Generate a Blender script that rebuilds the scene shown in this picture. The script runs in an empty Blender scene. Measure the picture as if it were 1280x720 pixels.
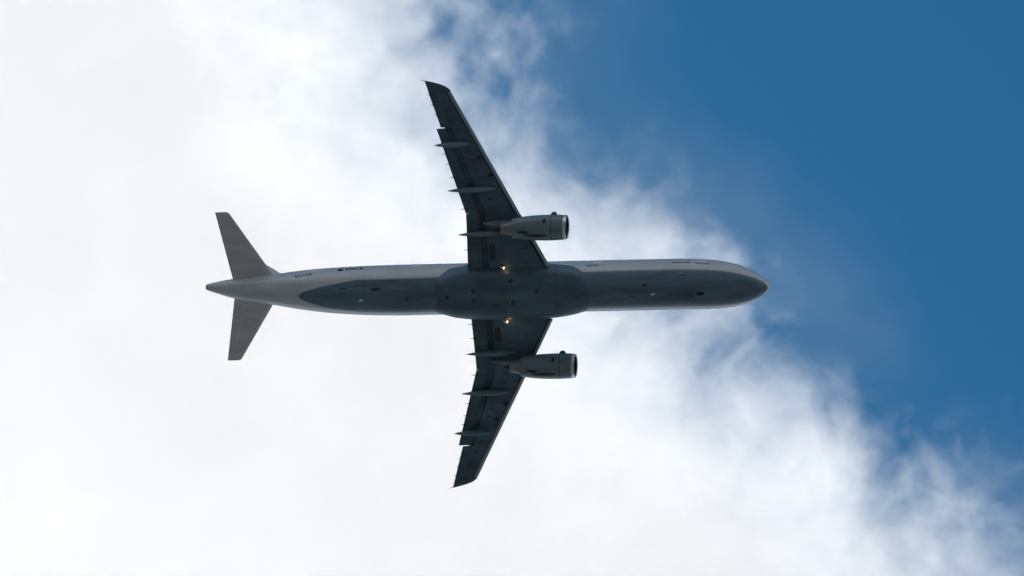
import bpy, bmesh, math, random
from mathutils import Vector, Matrix
R = math.radians
SC = bpy.context.scene
COL = SC.collection

# ------------------------------------------------------------------ camera
EYE = Vector((0.0, 0.0, 1.7))                      # a person standing on the ground
TOCAM = Vector((0.1026, -0.3883, -math.sqrt(1 - 0.1026**2 - 0.3883**2)))
DIST = 450.0
LOOK = -TOCAM
r0 = (Vector((1, 0, 0)) - TOCAM * TOCAM.x).normalized()
u0 = TOCAM.cross(r0)
ROLL = -0.02133
right = r0 * math.cos(ROLL) + u0 * math.sin(ROLL)
up = u0 * math.cos(ROLL) - r0 * math.sin(ROLL)
cam = bpy.data.objects.new('camera', bpy.data.cameras.new('camera'))
COL.objects.link(cam)
cam.matrix_world = Matrix.Translation(EYE) @ Matrix((right, up, TOCAM)).transposed().to_4x4()
cam.data.sensor_width = 36.0
cam.data.lens = 36.0 * 7194.7 / 1280.0             # long telephoto
cam.data.clip_start = 0.5
cam.data.clip_end = 60000.0
SC.camera = cam

# ------------------------------------------------------------------ sky, sun, exposure
SUN_DIR = (LOOK - right * 0.26 - up * 0.20).normalized()   # behind the cloud bank, lower left of the picture
world = bpy.data.worlds.new('World')
SC.world = world
world.use_nodes = True
wn = world.node_tree
sky = wn.nodes.new('ShaderNodeTexSky')
sky.sky_type = 'NISHITA'
sky.sun_disc = False
sky.sun_elevation = math.asin(SUN_DIR.z)
sky.sun_rotation = math.atan2(SUN_DIR.x, SUN_DIR.y)
sky.air_density = 1.0
sky.dust_density = 0.3
sky.ozone_density = 2.0
bg = wn.nodes['Background']
tint = wn.nodes.new('ShaderNodeMix')                # the deep, saturated blue of the photographed sky
tint.data_type = 'RGBA'; tint.blend_type = 'MULTIPLY'; tint.inputs['Factor'].default_value = 1.0
tint.inputs[7].default_value = (0.17, 0.68, 0.92, 1)
wn.links.new(sky.outputs['Color'], tint.inputs[6])
geo = wn.nodes.new('ShaderNodeTexCoord')             # paler, cloudier air low in the sky all round
sep = wn.nodes.new('ShaderNodeSeparateXYZ')
wn.links.new(geo.outputs['Generated'], sep.inputs[0])
low = wn.nodes.new('ShaderNodeMapRange'); low.interpolation_type = 'SMOOTHSTEP'
for i, v in enumerate((0.80, 0.42, 0.0, 0.9)):
    low.inputs[i + 1].default_value = v
wn.links.new(sep.outputs['Z'], low.inputs[0])
pale = wn.nodes.new('ShaderNodeMix'); pale.data_type = 'RGBA'
pale.inputs[7].default_value = (6.6, 7.2, 7.7, 1)
wn.links.new(low.outputs[0], pale.inputs[0])
wn.links.new(tint.outputs[2], pale.inputs[6])
wn.links.new(pale.outputs[2], bg.inputs['Color'])
bg.inputs['Strength'].default_value = 0.085
sun = bpy.data.objects.new('sun', bpy.data.lights.new('sun', 'SUN'))
COL.objects.link(sun)
sun.rotation_euler = SUN_DIR.to_track_quat('Z', 'Y').to_euler()
sun.data.energy = 3.7
sun.data.angle = R(0.53)
sun.data.color = (1.0, 0.945, 0.86)
SC.view_settings.view_transform = 'Standard'
SC.view_settings.look = 'None'
SC.view_settings.exposure = 0.0
SC.view_settings.gamma = 1.0
SC.view_settings.use_curve_mapping = False
SC.render.engine = 'CYCLES'
SC.cycles.use_denoising = True
SC.cycles.volume_bounces = 5
SC.cycles.max_bounces = 10
SC.cycles.volume_step_rate = 0.4
SC.cycles.volume_max_steps = 256

# ------------------------------------------------------------------ node helper
class NT:
    def __init__(self, tree):
        self.t = tree
    def n(self, kind, **kw):
        nd = self.t.nodes.new(kind)
        for k, v in kw.items():
            setattr(nd, k, v)
        return nd
    def put(self, sock, v):
        if hasattr(v, 'is_output'):
            self.t.links.new(v, sock)
        else:
            sock.default_value = v
    def m(self, op, a, b=None, c=None, clamp=False):
        nd = self.n('ShaderNodeMath', operation=op, use_clamp=clamp)
        for i, v in enumerate((a, b, c)):
            if v is not None:
                self.put(nd.inputs[i], v)
        return nd.outputs[0]
    def step(self, x, a, b, lo=0.0, hi=1.0):
        nd = self.n('ShaderNodeMapRange', interpolation_type='SMOOTHSTEP')
        for i, v in enumerate((x, a, b, lo, hi)):
            self.put(nd.inputs[i], v)
        return nd.outputs[0]
    def noise(self, vec, scale, detail=4.0, rough=0.5, dist=0.0, color=False):
        nd = self.n('ShaderNodeTexNoise')
        self.put(nd.inputs['Vector'], vec)
        self.put(nd.inputs['Scale'], scale)
        nd.inputs['Detail'].default_value = detail
        nd.inputs['Roughness'].default_value = rough
        nd.inputs['Distortion'].default_value = dist
        return nd.outputs['Color' if color else 'Fac']
    def vm(self, op, a, b=None):
        nd = self.n('ShaderNodeVectorMath', operation=op)
        self.put(nd.inputs[0], a)
        if b is not None:
            if op == 'SCALE':
                self.put(nd.inputs['Scale'], b)
            else:
                self.put(nd.inputs[1], b)
        return nd.outputs[0]

# ------------------------------------------------------------------ the cloud bank
CZ = 1400.0                                        # cloud base, metres
THICK = 70.0
cpos = EYE + LOOK * ((CZ + THICK / 2 - EYE.z) / LOOK.z)
EDGE = [(-1150, 330), (-700, 470), (-380, 560), (-150, 615), (0, 655), (60, 665), (130, 666), (180, 698), (215, 750), (245, 805), (275, 840), (305, 890),
        (330, 920), (370, 930), (410, 930), (450, 965), (490, 1000), (530, 1080), (565, 1142), (600, 1195), (640, 1230),
        (680, 1262), (720, 1295), (800, 1350), (1100, 1470), (1700, 1580), (2100, 1560)]   # (down, right) across the cloud sheet
UM, VM = 0.2165, 0.236                            # metres per unit of that outline
def edge_at(v):
    for (a, b), (c, d) in zip(EDGE, EDGE[1:]):
        if v <= c:
            return b + (d - b) * (v - a) / (c - a)
    return EDGE[-1][1]

bm = bmesh.new()
MARG = 320
rim = [(edge_at(v) + MARG, v) for v in range(-1150, 2101, 50)]
LEFT = -1700
out = [(LEFT, -1150)] + rim + [(LEFT, 2100)]
lo = [bm.verts.new(((u - 640) * UM, (v - 360) * VM, -THICK / 2)) for u, v in out]
hi = [bm.verts.new(((u - 640) * UM, (v - 360) * VM, THICK / 2)) for u, v in out]
bm.faces.new(lo); bm.faces.new(hi[::-1])
for i in range(len(out)):
    j = (i + 1) % len(out)
    bm.faces.new((lo[i], hi[i], hi[j], lo[j]))
bmesh.ops.recalc_face_normals(bm, faces=bm.faces)
me = bpy.data.meshes.new('cloud'); bm.to_mesh(me); bm.free()
cloud = bpy.data.objects.new('cloud', me); COL.objects.link(cloud)
cloud.location = cpos
cloud['label'] = 'large bright white cloud bank with a wispy ragged edge against the blue sky'
cloud['kind'] = 'stuff'
mat = bpy.data.materials.new('cloud_vapour'); mat.use_nodes = True
mat.node_tree.nodes.clear()
k = NT(mat.node_tree)
tc = k.n('ShaderNodeTexCoord')
P = tc.outputs['Object']
warp = k.vm('SCALE', k.vm('SUBTRACT', k.noise(P, 1 / 55.0, 2.0, 0.55, color=True), (0.5, 0.5, 0.5)), 40.0)
curl = k.vm('SCALE', k.vm('SUBTRACT', k.noise(P, 1 / 13.0, 3.0, 0.6, color=True), (0.5, 0.5, 0.5)), 11.0)
Q = k.vm('ADD', k.vm('ADD', P, warp), curl)
sx = k.n('ShaderNodeSeparateXYZ'); k.put(sx.inputs[0], Q)
so = k.n('ShaderNodeSeparateXYZ'); k.put(so.inputs[0], P)
fc = k.n('ShaderNodeFloatCurve')
cv = fc.mapping.curves[0]
V0, V1, U0, U1 = -1150.0, 2100.0, 300.0, 1700.0
pts = [((a - V0) / (V1 - V0), (b - U0) / (U1 - U0)) for a, b in EDGE]
cv.points[0].location = pts[0]; cv.points[1].location = pts[-1]
for p in pts[1:-1]:
    cv.points.new(*p)
fc.mapping.update()
vv = k.m('DIVIDE', k.m('SUBTRACT', k.m('ADD', k.m('DIVIDE', sx.outputs['Y'], VM), 360.0), V0), V1 - V0)
k.put(fc.inputs['Value'], vv)
ub = k.m('MULTIPLY', k.m('SUBTRACT', k.m('ADD', k.m('MULTIPLY', fc.outputs[0], U1 - U0), U0), 640.0), UM)
d = k.m('SUBTRACT', ub, sx.outputs['X'])           # metres inside the ragged edge
big = k.m('SUBTRACT', k.noise(Q, 1 / 36.0, 7.0, 0.6), 0.5)
fine = k.m('SUBTRACT', k.noise(Q, 1 / 9.0, 5.0, 0.65), 0.5)
core = k.m('ADD', k.m('MULTIPLY', k.step(d, -28.0, 28.0), 0.53), k.m('MULTIPLY', k.step(d, 18.0, 118.0), 1.0))
wz = k.m('ABSOLUTE', k.m('DIVIDE', so.outputs['Z'], THICK / 2))
f = k.m('ADD', core, k.m('MULTIPLY', big, 1.5))
f = k.m('ADD', f, k.m('MULTIPLY', fine, 0.95))
f = k.m('SUBTRACT', f, k.m('MULTIPLY', k.m('POWER', wz, 2.0), 0.3))
f = k.m('MULTIPLY', f, k.step(d, -46.0, -24.0))
f = k.m('MINIMUM', k.m('MAXIMUM', k.m('SUBTRACT', f, 0.20), 0.0), 1.1)
den = k.m('MULTIPLY', k.m('POWER', f, 1.25), 0.029)
veil = k.m('MULTIPLY', k.step(k.noise(Q, 1 / 60.0, 4.0, 0.55), 0.42, 0.74), k.step(d, -56.0, 0.0))   # thin shreds out over the blue
den = k.m('ADD', den, k.m('MULTIPLY', veil, 0.0011))
# the bank thins out to nothing on its other sides too
Qs = k.n('ShaderNodeSeparateXYZ'); k.put(Qs.inputs[0], k.vm('ADD', Q, k.vm('SCALE', warp, 1.6)))
X0, Y0, Y1 = (LEFT - 640) * UM, (-1150 - 360) * VM, (2100 - 360) * VM
for sock, a_, b_e in ((Qs.outputs['X'], X0 + 50, X0 + 150), (Qs.outputs['Y'], Y0 + 50, Y0 + 150), (Qs.outputs['Y'], Y1 - 50, Y1 - 150)):
    den = k.m('MULTIPLY', den, k.step(sock, a_, b_e))
pv = k.n('ShaderNodeVolumeScatter')
pv.inputs['Color'].default_value = (1, 1, 1, 1)
pv.inputs['Anisotropy'].default_value = 0.6
k.put(pv.inputs['Density'], den)
om = k.n('ShaderNodeOutputMaterial')
k.t.links.new(pv.outputs[0], om.inputs['Volume'])
me.materials.append(mat)
# ------------------------------------------------------------------ ground
def panels(q, vec, col, strength=0.16):
    """riveted skin panels: slightly different batches of paint and thin dark joints"""
    br = q.n('ShaderNodeTexBrick', offset=0.37)
    q.put(br.inputs['Vector'], vec)
    br.inputs['Color1'].default_value = (1, 1, 1, 1)
    br.inputs['Color2'].default_value = (1 - 2 * strength, 1 - 2 * strength, 1 - 2 * strength, 1)
    br.inputs['Mortar'].default_value = (0.84, 0.84, 0.84, 1)
    for n_, v_ in (('Scale', 1.0), ('Mortar Size', 0.016), ('Mortar Smooth', 0.2), ('Bias', -0.1), ('Brick Width', 1.75), ('Row Height', 0.8)):
        br.inputs[n_].default_value = v_
    mu = q.n('ShaderNodeMix', data_type='RGBA', blend_type='MULTIPLY')
    mu.inputs[0].default_value = 1.0
    q.put(mu.inputs[6], col); q.put(mu.inputs[7], br.outputs['Color'])
    return mu.outputs[2]

def material(name, rgb, rough=0.45, metal=0.0, grime=0.12, scale=1.2, coat=0.0, streak=(0.25, 1.0, 1.0), skin=0.0):
    mt = bpy.data.materials.new(name); mt.use_nodes = True
    q = NT(mt.node_tree)
    b = mt.node_tree.nodes['Principled BSDF']
    tcn = q.n('ShaderNodeTexCoord')
    v = q.vm('MULTIPLY', tcn.outputs['Object'], streak)
    nz = q.noise(v, scale, 5.0, 0.6)
    mx = q.n('ShaderNodeMix', data_type='RGBA')
    q.put(mx.inputs[0], q.step(nz, 0.35, 0.72))
    mx.inputs[6].default_value = (*rgb, 1)
    mx.inputs[7].default_value = (*[c * (1 - grime * 2.5) for c in rgb], 1)
    q.put(b.inputs['Base Color'], panels(q, tcn.outputs['Object'], mx.outputs[2], skin) if skin else mx.outputs[2])
    b.inputs['Roughness'].default_value = rough
    b.inputs['Metallic'].default_value = metal
    b.inputs['Coat Weight'].default_value = coat
    return mt

M = {}
M['ground'] = material('dry_field_and_tarmac', (0.088, 0.098, 0.104), 0.9, grime=0.2, scale=0.004, streak=(1, 1, 1))
bm = bmesh.new()
N = 48
cen = bm.verts.new((0, 0, 0))
prev = None
for rad in (200, 1000, 5000, 25000):
    ring = [bm.verts.new((rad * math.cos(2 * math.pi * i / N), rad * math.sin(2 * math.pi * i / N), 0)) for i in range(N)]
    for i in range(N):
        j = (i + 1) % N
        if prev: bm.faces.new((prev[i], ring[i], ring[j], prev[j]))
        else: bm.faces.new((cen, ring[i], ring[j]))
    prev = ring
me = bpy.data.meshes.new('ground'); bm.to_mesh(me); bm.free(); me.materials.append(M['ground'])
g = bpy.data.objects.new('ground', me); COL.objects.link(g); g['kind'] = 'structure'

# ------------------------------------------------------------------ airliner
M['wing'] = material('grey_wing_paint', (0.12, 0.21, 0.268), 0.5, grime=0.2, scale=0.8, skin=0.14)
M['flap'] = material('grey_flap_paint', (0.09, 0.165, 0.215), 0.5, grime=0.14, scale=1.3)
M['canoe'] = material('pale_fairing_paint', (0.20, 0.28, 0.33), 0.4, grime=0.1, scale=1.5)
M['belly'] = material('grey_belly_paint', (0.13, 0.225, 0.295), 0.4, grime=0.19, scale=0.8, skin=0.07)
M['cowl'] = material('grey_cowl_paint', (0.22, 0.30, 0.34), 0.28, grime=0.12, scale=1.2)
M['tail'] = material('pale_grey_tail_paint', (0.80, 0.79, 0.785), 0.5, grime=0.06, scale=1.4)
M['white'] = material('white_paint', (0.78, 0.78, 0.78), 0.35, grime=0.05, scale=1.0)
M['metal'] = material('bare_metal', (0.90, 0.90, 0.90), 0.3, metal=0.75, grime=0.03)
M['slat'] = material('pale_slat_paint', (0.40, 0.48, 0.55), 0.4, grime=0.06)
M['hot'] = material('scorched_metal', (0.34, 0.355, 0.37), 0.4, metal=0.4, grime=0.12)
M['dark'] = material('dark_recess', (0.02, 0.024, 0.027), 0.6, grime=0.1)
M['shade'] = material('grimy_grille', (0.045, 0.062, 0.075), 0.6, grime=0.1)
M['cover'] = material('worn_cover_paint', (0.075, 0.125, 0.155), 0.5, grime=0.1)
M['ink'] = material('dark_lettering', (0.02, 0.02, 0.035), 0.5, grime=0.05)
M['greyink'] = material('grey_lettering', (0.22, 0.235, 0.24), 0.5, grime=0.05)
M['glass'] = material('dark_window_glass', (0.015, 0.018, 0.022), 0.12, grime=0.05)

def interp(tab, x):                                # smooth monotone-ish (Catmull-Rom) lookup of rows (x, a, b, ...)
    n = len(tab)
    if x <= tab[0][0]: return tab[0][1:]
    if x >= tab[-1][0]: return tab[-1][1:]
    i = max(j for j in range(n - 1) if tab[j][0] <= x)
    p0, p1, p2, p3 = tab[max(i - 1, 0)], tab[i], tab[i + 1], tab[min(i + 2, n - 1)]
    h = p2[0] - p1[0]; t = (x - p1[0]) / h
    res = []
    for k_ in range(1, len(p1)):
        s = (p2[k_] - p1[k_]) / h
        def slope(a, b, c):
            if a is b or b is c: return s
            l, r_ = (b[k_] - a[k_]) / (b[0] - a[0]), (c[k_] - b[k_]) / (c[0] - b[0])
            return 0 if l * r_ <= 0 else 2 * l * r_ / (l + r_)
        m1, m2 = slope(p0, p1, p2) * h, slope(p1, p2, p3) * h
        t2, t3 = t * t, t * t * t
        res.append((2*t3 - 3*t2 + 1) * p1[k_] + (t3 - 2*t2 + t) * m1 + (3*t2 - 2*t3) * p2[k_] + (t3 - t2) * m2)
    return res

FUS = [(-22.25, 1.40, 0.25), (-21.5, 1.28, 0.45), (-20.1, 1.02, 0.78), (-17.0, 0.66, 1.19), (-14.6, 0.42, 1.54), (-12.0, 0.20, 1.79),
       (-9.0, 0.05, 1.94), (-6.5, 0.0, 1.985), (14.7, 0.0, 1.985), (17.0, -0.10, 1.95), (18.3, -0.25, 1.86), (19.9, -0.50, 1.57),
       (21.15, -0.72, 1.08), (21.75, -0.80, 0.67), (21.95, -0.82, 0.51), (22.10, -0.84, 0.35), (22.20, -0.85, 0.18), (22.245, -0.85, 0.04)]
def fus(x, phi, off=0.0):                          # phi: 0 at the keel, + towards port
    zc, r = interp(FUS, x)
    return Vector((x, (r + off) * math.sin(phi), zc - (r * 1.03 + off) * math.cos(phi)))

def link(name, bm, mt, parent=None, smooth=True, angle=35, label=None):
    bmesh.ops.recalc_face_normals(bm, faces=bm.faces)
    for f in bm.faces: f.smooth = smooth
    if smooth:
        for e in bm.edges:
            if len(e.link_faces) == 2 and e.calc_face_angle(0) > R(angle): e.smooth = False
    me = bpy.data.meshes.new(name); bm.to_mesh(me); bm.free()
    for q in (mt if isinstance(mt, (list, tuple)) else [mt]): me.materials.append(q)
    o = bpy.data.objects.new(name, me); COL.objects.link(o)
    if parent is not None: o.parent = parent
    if label: o['label'] = label
    return o

def loft(bm, rings, close=True, caps=(True, True)):
    rows = [[bm.verts.new(p) for p in r_] for r_ in rings]
    n = len(rows[0])
    for a, b in zip(rows, rows[1:]):
        for i in range(n if close else n - 1):
            j = (i + 1) % n
            bm.faces.new((a[i], a[j], b[j], b[i]))
    if close and caps[0]: bm.faces.new(rows[0][::-1])
    if close and caps[1]: bm.faces.new(rows[-1])
    return rows

def patch(name, x0, x1, p0, p1, mt, parent, off=0.012, surf=fus, nx=4, npd=4, rounded=0.0, label=None):
    """a thin skin panel that follows the fuselage"""
    bm = bmesh.new()
    def grid(o_):
        rows = []
        for i in range(nx + 1):
            row = []
            for j in range(npd + 1):
                a, b = i / nx * 2 - 1, j / npd * 2 - 1
                if rounded:
                    k_ = 1 - rounded * 0.3 * (a * a * b * b)
                    a, b = a * k_, b * k_
                row.append(bm.verts.new(surf(x0 + (a + 1) / 2 * (x1 - x0), R(p0 + (b + 1) / 2 * (p1 - p0)), o_)))
            rows.append(row)
        return rows
    A, B = grid(off), grid(-0.03)
    for i in range(nx):
        for j in range(npd):
            bm.faces.new((A[i][j], A[i+1][j], A[i+1][j+1], A[i][j+1]))
    edge = [(i, 0) for i in range(nx)] + [(nx, j) for j in range(npd)] + [(i, npd) for i in range(nx, 0, -1)] + [(0, j) for j in range(npd, 0, -1)]
    for (a, b), (c, d_) in zip(edge, edge[1:] + edge[:1]):
        bm.faces.new((A[a][b], A[c][d_], B[c][d_], B[a][b]))
    return link(name, bm, mt, parent, label=label)

jet = bpy.data.objects.new('airliner', None)
COL.objects.link(jet)
jet['label'] = 'twin-engine airliner seen from below with grey belly, pale tail and two lit landing lights'
jet['category'] = 'airliner'
OFF = right * (-31.956 * DIST / 7194.7) + up * (-0.343 * DIST / 7194.7)
jet.location = EYE + LOOK * DIST + OFF

# fuselage, its two-tone paint laid out by the angle round the hull
bm = bmesh.new()
xs = sorted(set([round(-22.25 + i * 0.5, 3) for i in range(86)] + [20.6, 20.9, 21.15, 21.4, 21.6, 21.75, 21.86, 21.95, 22.03, 22.1, 22.15, 22.2, 22.225, 22.245]))
xs = [x for x in xs if x <= 22.245]
NA = 96
loft(bm, [[fus(x, 2 * math.pi * i / NA) for i in range(NA)] for x in xs])
fm = bpy.data.materials.new('two_tone_hull_paint'); fm.use_nodes = True
q = NT(fm.node_tree); b_ = fm.node_tree.nodes['Principled BSDF']
ga = q.n('ShaderNodeAttribute', attribute_name='hull_angle')
ob = q.n('ShaderNodeTexCoord'); sp = q.n('ShaderNodeSeparateXYZ'); q.put(sp.inputs[0], ob.outputs['Object'])
xx = sp.outputs['X']
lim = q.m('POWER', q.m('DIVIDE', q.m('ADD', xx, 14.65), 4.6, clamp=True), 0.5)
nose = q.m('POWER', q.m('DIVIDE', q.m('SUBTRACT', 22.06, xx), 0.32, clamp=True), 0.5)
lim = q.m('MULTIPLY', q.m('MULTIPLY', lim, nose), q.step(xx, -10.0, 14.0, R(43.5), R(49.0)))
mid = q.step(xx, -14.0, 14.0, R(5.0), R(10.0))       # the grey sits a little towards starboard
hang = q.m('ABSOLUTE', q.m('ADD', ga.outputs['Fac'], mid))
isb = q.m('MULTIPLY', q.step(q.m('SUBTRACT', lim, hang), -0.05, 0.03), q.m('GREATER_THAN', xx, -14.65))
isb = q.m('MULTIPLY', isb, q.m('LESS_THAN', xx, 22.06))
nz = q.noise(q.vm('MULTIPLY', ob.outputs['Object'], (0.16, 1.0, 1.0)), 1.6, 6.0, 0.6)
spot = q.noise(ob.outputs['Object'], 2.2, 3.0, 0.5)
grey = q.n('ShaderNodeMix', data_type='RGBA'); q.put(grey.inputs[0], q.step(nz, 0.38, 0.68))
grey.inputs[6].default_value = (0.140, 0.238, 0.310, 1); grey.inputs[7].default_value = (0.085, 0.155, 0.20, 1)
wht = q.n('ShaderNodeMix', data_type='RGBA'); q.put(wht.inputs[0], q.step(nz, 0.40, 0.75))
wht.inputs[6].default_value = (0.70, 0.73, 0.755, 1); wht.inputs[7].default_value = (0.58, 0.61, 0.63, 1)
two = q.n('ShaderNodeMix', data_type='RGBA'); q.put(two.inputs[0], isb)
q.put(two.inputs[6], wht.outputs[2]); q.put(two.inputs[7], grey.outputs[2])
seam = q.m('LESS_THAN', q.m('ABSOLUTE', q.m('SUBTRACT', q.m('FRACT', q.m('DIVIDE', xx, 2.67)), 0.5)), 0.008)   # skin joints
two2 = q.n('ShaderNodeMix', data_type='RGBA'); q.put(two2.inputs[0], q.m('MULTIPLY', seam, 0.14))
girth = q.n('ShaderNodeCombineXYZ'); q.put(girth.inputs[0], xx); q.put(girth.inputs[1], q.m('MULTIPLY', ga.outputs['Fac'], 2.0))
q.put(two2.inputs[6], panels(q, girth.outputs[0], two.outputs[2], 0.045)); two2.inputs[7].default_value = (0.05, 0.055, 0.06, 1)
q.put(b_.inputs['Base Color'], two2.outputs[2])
b_.inputs['Roughness'].default_value = 0.3
b_.inputs['Coat Weight'].default_value = 0.6
b_.inputs['Coat Roughness'].default_value = 0.12
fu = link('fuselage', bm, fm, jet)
def hull_angles(o):
    at = o.data.attributes.get('hull_angle') or o.data.attributes.new('hull_angle', 'FLOAT', 'POINT')
    for i, v in enumerate(o.data.vertices):
        zc, r_ = interp(FUS, v.co.x)
        at.data[i].value = math.atan2(v.co.y, (zc - v.co.z) / 1.03)
hull_angles(fu)

# belly fairing
FAIR = [(-4.6, 1.30, -1.90), (-3.6, 1.66, -2.06), (-2.2, 2.06, -2.28), (-0.6, 2.22, -2.42), (2.0, 2.26, -2.48), (4.8, 2.22, -2.46), (6.4, 2.04, -2.34),
        (7.6, 1.76, -2.14), (8.6, 1.30, -1.95)]
def fair(x, phi, off=0.0):
    w, zb = interp(FAIR, x)
    s, c = math.sin(phi), math.cos(phi)
    e = 0.84
    return Vector((x, (w + off) * math.copysign(abs(s) ** e, s), -0.55 - (-(zb) - 0.55 + off) * abs(c) ** e))
bm = bmesh.new()
loft(bm, [[fair(x, R(-90 + 180 * i / 40)) for i in range(41)] + [Vector((x, 0, -0.4))] for x in [-4.6 + 13.2 * i / 44 for i in range(45)]])
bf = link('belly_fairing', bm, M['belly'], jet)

# wings --------------------------------------------------------------
YT = 17.32
def zw(y): return -1.1 + 0.1 * (y - 2)
def xle(y):
    x = 5.23 - 0.492 * (y - 2.2)
    if y > 16.5:                                   # raked rounded tip
        t = min(1.0, (y - 16.5) / (YT - 16.5)); x -= 1.50 * t ** 2.2
    return x
def xte(y):
    if y <= 6.6: return -1.2 + 0.02 * (y - 2)
    return -1.12 - (y - 6.6) * 0.281
def xte_main(y):                                   # fixed trailing edge line outboard of the flaps
    return xte(y) if y < 13.5 else -2.70 - (y - 13.5) * 0.287
def tc(y): return 0.135 - 0.03 * (y - 2) / 15
def prof(u):                                       # half-thickness of the section, 0..1
    u = min(max(u, 0.0), 1.0)
    return 5 * (0.2969 * math.sqrt(u) - 0.126 * u - 0.3516 * u * u + 0.2843 * u ** 3 - 0.1036 * u ** 4)
def surf_z(y, x, upper):
    l, t = xle(y), xte_main(y) if y > 13.5 else xte(y)
    c = l - t
    u = (l - x) / c
    return zw(y) + (0.62 if upper else -0.40) * 2 * tc(y) * c * prof(u) + 0.02 * c * math.sin(math.pi * min(max(u, 0), 1))
def gap_x(y):
    if y <= 6.6: return 0.16 - 0.01 * (y - 2)
    return 0.11 - (y - 6.6) * 0.325

def wing(s):
    bm = bmesh.new()
    rings = []
    ys = [1.2, 2.2, 3.5, 5.0, 5.17, 5.19, 6.41, 6.43, 6.8, 8.5, 10.5, 12.2, 13.45, 13.5, 13.55, 14.5, 15.6, 16.35, 16.42, 16.6, 16.85, 17.05, 17.2, 17.28, YT]
    for y in ys:
        l = xle(y) - (0.38 if 2.0 < y < 16.4 and not 5.18 < y < 6.42 else 0.0)
        if y <= 13.5: cut, shroud = gap_x(y) + 0.28, xte(y) + 0.62
        elif y < 16.4: cut = shroud = xte_main(y) + 0.62
        else: cut = shroud = xte_main(y) + 0.01
        ring = []
        n = 12
        t_end = min(1.0, (YT - y) / 0.45 + 0.06) if y > 16.8 else 1.0
        def Z(x, upper):
            z = surf_z(y, x, upper)
            return zw(y) + (z - zw(y)) * t_end
        for i in range(n + 1):
            u = (1 - math.cos(math.pi * i / n)) / 2
            x = l + (shroud - l) * u
            z = Z(x, True)
            if i == 0: z = (Z(x, True) + Z(x, False)) / 2
            ring.append((x, z))
        thin = 0.05 if y <= 13.5 else 0.0
        for i in range(3):
            x = shroud + (cut - shroud) * (i / 2)
            if thin: ring.append((x, Z(x, True) - 0.05))
            else: ring.append((x, Z(x, True) + (Z(x, False) - Z(x, True)) * (i + 1) / 4))
        for i in range(n):
            u = (1 - math.cos(math.pi * i / n)) / 2
            x = cut + (l - cut) * u
            ring.append((x, Z(x, False)))
        rings.append([Vector((x, s * y, z)) for x, z in ring])
    loft(bm, rings)
    return link('wing', bm, M['wing'], jet, angle=30)

def strip(name, mt, parent, s, ys, sect, label=None, angle=40):
    bm = bmesh.new()
    loft(bm, [[Vector((x, s * y, z)) for x, z in sect(y)] for y in ys])
    return link(name, bm, mt, parent, angle=angle, label=label)

def lin(a, b, n): return [a + (b - a) * i / n for i in range(n + 1)]

def flap_sect(y):
    a, b = gap_x(y) - 0.20, xte(y)
    c = a - b; z0 = surf_z(y, a, False) + 0.06; drop = 0.13 * c
    up_, lo_ = [], []
    for i in range(9):
        u = (1 - math.cos(math.pi * i / 8)) / 2
        x = a - c * u
        up_.append((x, z0 + 0.17 * c * prof(u) * 2 * 0.6 - drop * u))
        lo_.append((x, z0 - 0.17 * c * prof(u) * 2 * 0.35 - drop * u))
    return up_ + lo_[-2:0:-1]
def ail_sect(y):
    a, b = xte_main(y) + 0.635, xte_main(y)
    zu, zl = surf_z(y, a, True), surf_z(y, a, False)
    zt = surf_z(y, b, True)
    return [(a, zu), ((a + b) / 2, (zu + zt) / 2 + 0.01), (b, zt + 0.006), (b, zt - 0.006), ((a + b) / 2, (zl + zt) / 2 - 0.005), (a, zl)]
def slat_sect(y):
    l = xle(y); zc = zw(y) - 0.05
    h = 0.30 - 0.009 * y
    return [(l, zc - 0.04), (l - 0.04, zc + 0.45 * h), (l - 0.18, zc + 0.85 * h), (l - 0.42, zc + 1.15 * h), (l - 0.62, zc + 1.3 * h), (l - 0.42, zc + 0.95 * h),
            (l - 0.20, zc + 0.35 * h), (l - 0.17, zc - 0.05 * h), (l - 0.25, zc - 0.52 * h), (l - 0.21, zc - 0.60 * h), (l - 0.08, zc - 0.42 * h)]

def canoe(parent, s, y, x0, x1, z_off):
    bm = bmesh.new(); rings = []
    zt = surf_z(y, min(x1, 1.0), False)
    for i in range(25):
        u = i / 24
        x = x1 + (x0 - x1) * u
        w = 0.03 + 0.19 * math.sin(math.pi * min(1, u * 1.02) ** 0.8) ** 0.75
        h = 0.05 + 0.33 * math.sin(math.pi * min(1, u * 1.02) ** 0.85) ** 0.8
        zc = zt - 0.05 - z_off * u ** 1.2
        rings.append([Vector((x, s * y + w * math.cos(a), zc + h * math.sin(a))) for a in [2 * math.pi * j / 16 for j in range(16)]])
    loft(bm, rings)
    return link('flap_track_fairing', bm, M['canoe'], parent)

def rod(name, mt, parent, a, b, r_, r2=None, n=8):
    a, b = Vector(a), Vector(b); d_ = (b - a).normalized()
    x_ = d_.orthogonal().normalized(); y_ = d_.cross(x_)
    bm = bmesh.new()
    loft(bm, [[p + (x_ * math.cos(t) + y_ * math.sin(t)) * rr for t in [2 * math.pi * i / n for i in range(n)]] for p, rr in ((a, r_), (b, r2 if r2 else r_))])
    return link(name, bm, mt, parent)

def lens_mat():
    mt = bpy.data.materials.new('landing_light_beam'); mt.use_nodes = True
    b = mt.node_tree.nodes['Principled BSDF']
    b.inputs['Base Color'].default_value = (1, 0.8, 0.6, 1)
    b.inputs['Emission Color'].default_value = (1.0, 0.62, 0.36, 1)
    b.inputs['Emission Strength'].default_value = 1.6
    return mt
M['beam'] = lens_mat()

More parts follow.
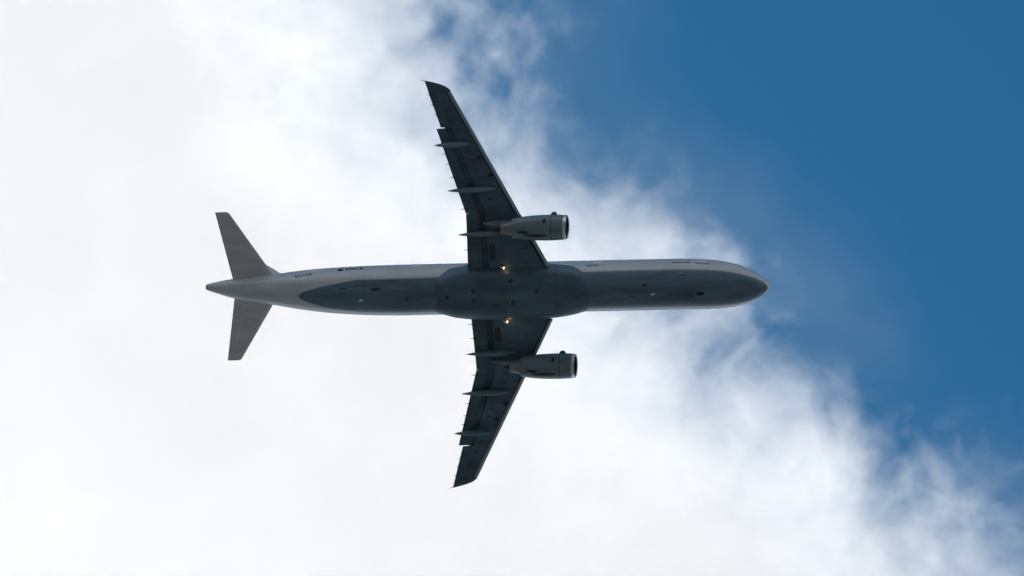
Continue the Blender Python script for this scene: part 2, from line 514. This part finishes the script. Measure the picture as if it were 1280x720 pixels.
def dome(name, mt, parent, c, axis, rad, depth=0.5):
    axis = Vector(axis).normalized(); x_ = axis.orthogonal().normalized(); y_ = axis.cross(x_)
    bm = bmesh.new(); rings = []
    for i in range(7):
        a = i / 6 * math.pi / 2
        rr = max(rad * math.cos(a), 0.001)
        rings.append([Vector(c) + axis * (rad * depth * math.sin(a)) + (x_ * math.cos(t) + y_ * math.sin(t)) * rr for t in [2 * math.pi * j / 16 for j in range(16)]])
    loft(bm, rings)
    return link(name, bm, mt, parent)

for s in (-1, 1):
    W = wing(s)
    for y0, y1 in ((2.3, 5.165), (6.44, 8.87), (8.885, 11.32), (11.335, 13.77), (13.785, 16.39)):
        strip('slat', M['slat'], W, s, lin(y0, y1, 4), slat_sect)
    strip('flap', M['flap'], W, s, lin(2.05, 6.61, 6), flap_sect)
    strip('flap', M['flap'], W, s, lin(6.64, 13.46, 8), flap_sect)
    strip('aileron', M['flap'], W, s, lin(13.56, 16.415, 5), ail_sect)
    for y, x0, x1, zo in ((5.07, -1.75, 2.1, 0.28), (8.62, -2.40, 1.35, 0.24), (12.25, -3.25, -0.45, 0.18)):
        canoe(W, s, y, x0, x1, zo)
    for y, ln in ((2.5, .36), (3.75, .30), (7.05, .34), (9.6, .26), (10.7, .26), (11.5, .2), (14.6, .14), (15.4, .14), (16.2, .14)):
        x = xte_main(y) if y > 13.5 else xte(y)
        z = surf_z(y, x, True) - (0.14 if y < 13.5 else 0.0)
        rod('static_wick', M['dark'], W, (x + 0.25, s * y, z - 0.03), (x - ln * 0.85, s * y, z - 0.07), 0.04, 0.02)
    rod('static_wick', M['dark'], W, (-3.7, s * 17.28, zw(17.3)), (-4.05, s * 17.36, zw(17.3)), 0.035, 0.015)
    # tank access covers, a run of small ovals under the box
    for y in lin(7.0, 15.6, 11):
        x = xle(y) - 0.42 * (xle(y) - xte(y)); z = surf_z(y, x, False)
        bm = bmesh.new()
        ring = [(x + 0.24 * math.cos(a), s * y + 0.14 * math.sin(a)) for a in [2 * math.pi * j / 14 for j in range(14)]]
        loft(bm, [[Vector((px, py, surf_z(abs(py), px, False) + e)) for px, py in ring] for e in (0.02, -0.012)])
        link('access_cover', bm, M['cover'], W)
    # fixed wing-root vent and dark vents near the slat
    for y, x in ((11.1, 0.15), (9.7, 0.95)):
        z = surf_z(y, x, False)
        bm = bmesh.new()
        loft(bm, [[Vector((x + 0.2 * math.cos(a), s * y + 0.13 * math.sin(a), z + e)) for a in [2 * math.pi * j / 12 for j in range(12)]] for e in (0.03, -0.03)])
        link('vent', M and bm, M['dark'], W)
    # recess of the retracted main gear leg
    bm = bmesh.new()
    A = [(0.55, 2.9), (1.0, 2.9), (1.0, 4.1), (0.55, 4.1)]
    loft(bm, [[Vector((px, s * py, surf_z(py, px, False) + e)) for px, py in A] for e in (0.03, -0.02)])
    link('gear_bay_hatch', bm, M['shade'], W, smooth=False)
    # landing light on the wing root
    lx, ly = 1.64, 2.28
    lz = surf_z(ly, lx, False)
    hb = rod('landing_light', M['metal'], W, (lx - 0.28, s * ly, lz - 0.02), (lx - 0.02, s * ly, lz - 0.20), 0.10, 0.12, 16)
    hb['label'] = 'lit warm landing light'
    dome('lens', M['beam'], hb, (lx - 0.02, s * ly, lz - 0.20), (0.75, 0, -0.66), 0.115, 0.4)
    lp = bpy.data.lights.new('landing_lamp', 'POINT'); lp.energy = 1.6; lp.color = (1.0, 0.60, 0.34); lp.shadow_soft_size = 0.1
    lo_ = bpy.data.objects.new('landing_lamp', lp); COL.objects.link(lo_); lo_.parent = W
    lo_.location = (lx + 0.2, s * ly, lz - 0.42)

# engines --------------------------------------------------------------
def revolve(bm, pts, c, n=40, tilt=0.0):
    rings = []
    for x, r_ in pts:
        rings.append([Vector((x - tilt * r_ * -math.sin(a) * (1 if x > 6 else 0), c[0] + r_ * math.cos(a), c[1] + r_ * math.sin(a))) for a in [2 * math.pi * i / n for i in range(n)]])
    return loft(bm, rings, caps=(False, False))
for s in (-1, 1):
    c = (s * 5.86, -2.06)
    TL = 0.10
    bm = bmesh.new()
    revolve(bm, [(6.62, 0.955), (6.2, 0.985), (5.6, 1.005), (4.9, 1.0), (4.1, 0.965), (3.4, 0.90), (2.75, 0.80), (2.55, 0.765), (2.57, 0.74), (3.2, 0.78)], c, tilt=TL)
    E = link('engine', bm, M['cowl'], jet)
    bm = bmesh.new()
    revolve(bm, [(6.62, 0.957), (6.74, 0.942), (6.81, 0.92), (6.845, 0.89), (6.83, 0.862), (6.78, 0.845)], c, tilt=TL)
    link('inlet_lip', bm, M['metal'], E)
    bm = bmesh.new()
    revolve(bm, [(6.78, 0.845), (6.5, 0.80), (6.1, 0.79), (5.4, 0.80), (5.38, 0.1)], c, tilt=TL)
    link('inlet_duct', bm, M['shade'], E)
    bm = bmesh.new()
    for kk in range(24):
        a = 2 * math.pi * kk / 24
        er = Vector((0, math.cos(a), math.sin(a))); et = Vector((0, -math.sin(a), math.cos(a))); o_ = Vector((5.75, *c))
        A = [o_ + er * 0.22 + et * -0.035 + Vector((0.10, 0, 0)), o_ + er * 0.22 + et * 0.035 - Vector((0.10, 0, 0)),
             o_ + er * 0.78 + et * 0.10 - Vector((0.05, 0, 0)), o_ + er * 0.78 + et * -0.06 + Vector((0.05, 0, 0))]
        vs = [bm.verts.new(p) for p in A] + [bm.verts.new(p + Vector((0.012, 0, 0))) for p in A]
        for f in ((0, 1, 2, 3), (7, 6, 5, 4), (0, 4, 5, 1), (1, 5, 6, 2), (2, 6, 7, 3), (3, 7, 4, 0)): bm.faces.new([vs[i] for i in f])
    link('fan', bm, M['hot'], E, smooth=False)
    bm = bmesh.new(); revolve(bm, [(6.25, 0.004), (6.15, 0.09), (5.95, 0.18), (5.65, 0.245)], c); link('spinner', bm, M['dark'], E)
    bm = bmesh.new(); revolve(bm, [(3.2, 0.62), (2.5, 0.56), (2.0, 0.485), (1.68, 0.42), (1.70, 0.39), (2.3, 0.40)], c); link('exhaust_nozzle', bm, M['hot'], E)
    bm = bmesh.new(); revolve(bm, [(2.3, 0.30), (1.7, 0.22), (1.35, 0.10), (1.22, 0.01)], c); link('exhaust_plug', bm, M['dark'], E)
    # pylon
    bm = bmesh.new(); rings = []
    for x, zb, w in ((5.6, -1.12, .08), (4.9, -1.30, .20), (3.6, -1.40, .22), (2.6, -1.62, .22), (1.7, -1.55, .20), (0.9, -1.22, .17), (0.2, -1.0, .08)):
        zt = -0.9 if x > 3.2 else -0.62
        rings.append([Vector((x, c[0] + a * w, z)) for a, z in ((-1, zt), (-1, zb + .06), (-.6, zb), (.6, zb), (1, zb + .06), (1, zt))])
    loft(bm, rings); link('pylon', bm, M['cowl'], E)
    # bump on the cowl's starboard shoulder, dark intake scoop and drain panels (the same on both engines)
    bm = bmesh.new(); rings = []
    for u in lin(0, 1, 8):
        x = 6.08 - 0.48 * u
        h = 0.02 + 0.24 * math.sin(math.pi * min(max(u, 0.04), 0.96)) ** 0.4
        a0 = math.pi - R(20)
        er = Vector((0, math.cos(a0), math.sin(a0))); et = Vector((0, -math.sin(a0), math.cos(a0)))
        o_ = Vector((x, *c)) + er * 0.96
        rings.append([o_ + et * -.07, o_ + er * h + et * -.05, o_ + er * h + et * .05, o_ + et * .07])
    loft(bm, rings); link('cowl_vent', bm, M['flap'], E)
    def cowl_pt(x, phi, off=0.0, c=c):
        r_ = interp([(2.55, .765), (2.75, .80), (3.4, .90), (4.1, .965), (4.9, 1.0), (5.6, 1.005), (6.2, .985), (6.62, .955)], x)[0]
        return Vector((x, c[0] + (r_ + off) * math.sin(phi), c[1] - (r_ + off) * math.cos(phi)))
    patch('cowl_intake', 5.02, 5.24, -66, -44, M['dark'], E, 0.03, cowl_pt)
    patch('cowl_latch', 3.0, 3.9, -8, 6, M['shade'], E, 0.012, cowl_pt, rounded=0.9)
    patch('drain_panel', 3.5, 5.35, 8, 24, M['shade'], E, 0.012, cowl_pt, rounded=0.9)
    patch('cowl_seam', 5.62, 5.66, -115, 115, M['dark'], E, 0.006, cowl_pt, nx=1, npd=24)
    rod('drain_mast', M['dark'], E, (3.7, c[0] + 0.05, c[1] - 0.9), (3.45, c[0] + 0.05, c[1] - 1.08), 0.05, 0.03)

# tail ------------------------------------------------------------------
def slab_sect(l, t, z, th, ua=0.0, ub=1.0):         # the part of a symmetric section between two chord fractions
    c = l - t; up_, lo_ = [], []
    for i in range(10):
        u = ua + (ub - ua) * ((1 - math.cos(math.pi * i / 9)) / 2 if ua == 0 else i / 9)
        up_.append((l - c * u, z + th * c * prof(u))); lo_.append((l - c * u, z - th * c * prof(u)))
    return up_ + (lo_[-1:0:-1] if ua == 0 else lo_[::-1])
def tz(y): return 0.95 + 0.075 * y
def tl(y): return -16.2 - 0.612 * y - (0.0 if y < 6.3 else 0.10)
def tt(y): return -19.95 - 0.187 * y
for s in (-1, 1):
    TP = strip('tailplane', M['tail'], jet, s, [0.3, 1.2, 3, 5, 6.25, 6.345], lambda y: slab_sect(tl(y), tt(y), tz(y), 0.12 * (1 if y < 6.3 else .3), 0.0, 0.70))
    strip('elevator', M['tail'], TP, s, [0.3, 1.2, 3, 5, 6.25, 6.345], lambda y: slab_sect(tl(y), tt(y), tz(y), 0.12 * (1 if y < 6.3 else .3), 0.703, 1.0))
def fin_l(z): return -15.3 - (z - 1.9) * 0.74
def fin_t(z): return -19.9 - (z - 1.9) * 0.20
def fin_sect(a, b, z, th, ua=0.0, ub=1.0):
    return [Vector((x, yy, z)) for x, yy in slab_sect(a, b, 0, th, ua, ub)]
bm = bmesh.new(); loft(bm, [fin_sect(fin_l(z), fin_t(z), z, 0.13 * e, 0.0, 0.70) for z, e in ((1.2, 1), (2.4, 1), (4, 1), (6, 1), (7.7, 1), (7.82, .4))])
FN = link('tail_fin', bm, M['white'], jet)
bm = bmesh.new(); loft(bm, [fin_sect(fin_l(z), fin_t(z), z, 0.13 * e, 0.703, 1.0) for z, e in ((1.95, 1), (4, 1), (6, 1), (7.7, 1), (7.82, .4))])
link('rudder', bm, M['white'], FN)
bm = bmesh.new(); loft(bm, [fin_sect(x, -17.0, z, th) for x, z, th in ((-12.9, 1.75, .05), (-13.7, 2.1, .07), (-14.6, 2.5, .07), (-15.4, 2.9, .06))])
link('dorsal_fillet', bm, M['white'], FN)
rod('exhaust_pipe', M['dark'], fu, (-22.1, 0, 1.40), (-22.34, 0, 1.41), 0.21, 0.19, 20)

# hull details -------------------------------------------------------------
for sg in (-1, 1):
    for x in (17.0, 8.9, -5.3, -13.4):
        patch('door', x - 0.42, x + 0.42, sg * 80, sg * 128, M['white'], fu, 0.012, nx=4, npd=10, rounded=0.5)
    for i in range(40):
        x = 15.6 - i * 0.71
        patch('cabin_window', x - 0.12, x + 0.12, sg * 106, sg * 115, M['glass'], fu, 0.004, nx=2, npd=2, rounded=0.8)
    for a, b, p0, p1 in ((19.25, 19.95, 118, 138), (19.98, 20.5, 122, 150), (20.35, 20.85, 154, 178)):
        patch('cockpit_window', a, b, sg * p0, sg * p1, M['glass'], fu, 0.012, npd=6)

def marks(name, x0, x1, p0, p1, mt, seed, n, slope=0.0, ext=1.0):
    """small illegible lettering, one skin-thin strip of strokes on the hull"""
    rnd = random.Random(seed)
    bm = bmesh.new(); w = (x1 - x0) / n
    for i in range(n):
        a = x0 + i * w; dp = slope * i
        st = [(a, a + w * 0.24, p0, p1), (a + w * 0.24, a + w * 0.78, p1 - (p1 - p0) * rnd.choice((0.3, 0.65)), p1)]
        if rnd.random() < 0.6: st.append((a + w * 0.24, a + w * 0.78, p0, p0 + (p1 - p0) * 0.3))
        for xa, xb, pa, pb in st:
            A = [bm.verts.new(fus(x, R(p + dp), o_)) for o_ in (0.012, -0.01) for x, p in ((xa, pa), (xb, pa), (xb, pb), (xa, pb))]
            bm.faces.new(A[:4]); bm.faces.new(A[7:3:-1])
            for j in range(4): bm.faces.new((A[j], A[(j+1) % 4], A[4 + (j+1) % 4], A[4 + j]))
    return link(name, bm, mt, fu, smooth=False)
patch('flag_emblem', -11.60, -11.18, -90, -80, M['ink'], fu)
marks('registration_lettering', -11.0, -9.55, -92, -84, M['ink'], 3, 5)
marks('registration_lettering', -15.0, -13.6, -72, -66, M['ink'], 5, 5, slope=-1.2)
marks('hull_lettering', 14.7, 16.1, -86, -79, M['greyink'], 7, 8)
marks('hull_lettering', 16.5, 17.7, -83, -77, M['greyink'], 9, 6)
marks('hull_lettering', 8.0, 9.0, -80, -74, M['greyink'], 11, 5)

def blade(x, phi, h=0.34, l=0.36, mt=None):
    bm = bmesh.new(); rings = []
    up_ = fus(x, R(phi), 1) - fus(x, R(phi), 0); sd = Vector((1, 0, 0)).cross(up_)
    for e, k0, k1, th in ((-0.03, 0.5, -0.5, .035), (h * .6, .1, -.55, .028), (h, -.15, -.55, .015)):
        p = fus(x, R(phi), e)
        rings.append([p + Vector((l * k0, 0, 0)), p + sd * th, p + Vector((l * k1, 0, 0)), p - sd * th])
    loft(bm, rings); return link('blade_antenna', bm, mt or M['white'], fu)
blade(15.5, -47, 0.3); blade(13.25, -3.5, 0.36); blade(11.6, 5, 0.28, .3, M['canoe']); blade(-9.6, -2); 
patch('gear_bay_hatch', 16.55, 17.2, -6, 3, M['dark'], fu, 0.012, rounded=0.6)
patch('gear_door', 14.6, 16.4, -12.5, -1, M['wing'], fu, 0.016); patch('gear_door', 14.6, 16.4, 1, 12.5, M['wing'], fu, 0.016)
patch('service_hatch', 12.35, 12.75, -26, -20, M['shade'], fu, 0.012, rounded=0.6)
patch('service_hatch', -8.85, -8.15, -29, -23, M['shade'], fu, 0.012, rounded=0.6)
patch('service_hatch', -11.4, -10.9, -30, -27, M['shade'], fu, 0.012, rounded=0.6)
patch('service_hatch', -6.2, -5.9, -6, -2, M['shade'], fu, 0.012, rounded=0.6)
hull_angles(patch('cargo_door', -10.2, -8.2, -72, -36, fm, fu, 0.014, npd=12))
hull_angles(patch('cargo_door', 10.0, 11.8, -74, -36, fm, fu, 0.014, npd=12))
for x0, x1, p0, p1 in ((-0.95, -0.6, -20, -12), (-0.95, -0.6, -2, 3), (2.0, 2.35, -41, -33), (2.15, 2.5, 0, 7), (1.45, 1.95, 2, 5), (4.0, 4.35, -17, -10), (-3.0, -2.75, -8, 0)):
    patch('air_inlet', x0, x1, p0, p1, M['shade'], bf, 0.015, fair, rounded=0.6)
for p0, p1 in ((-46, -1), (1, 46)):
    patch('gear_door', -0.5, 1.75, p0, p1, M['wing'], bf, 0.018, fair, npd=10)
patch('fairing_seam', 5.6, 5.66, -70, 70, M['cover'], bf, 0.006, fair, nx=1, npd=24)
patch('fairing_seam', -2.3, -2.24, -70, 70, M['cover'], bf, 0.006, fair, nx=1, npd=24)
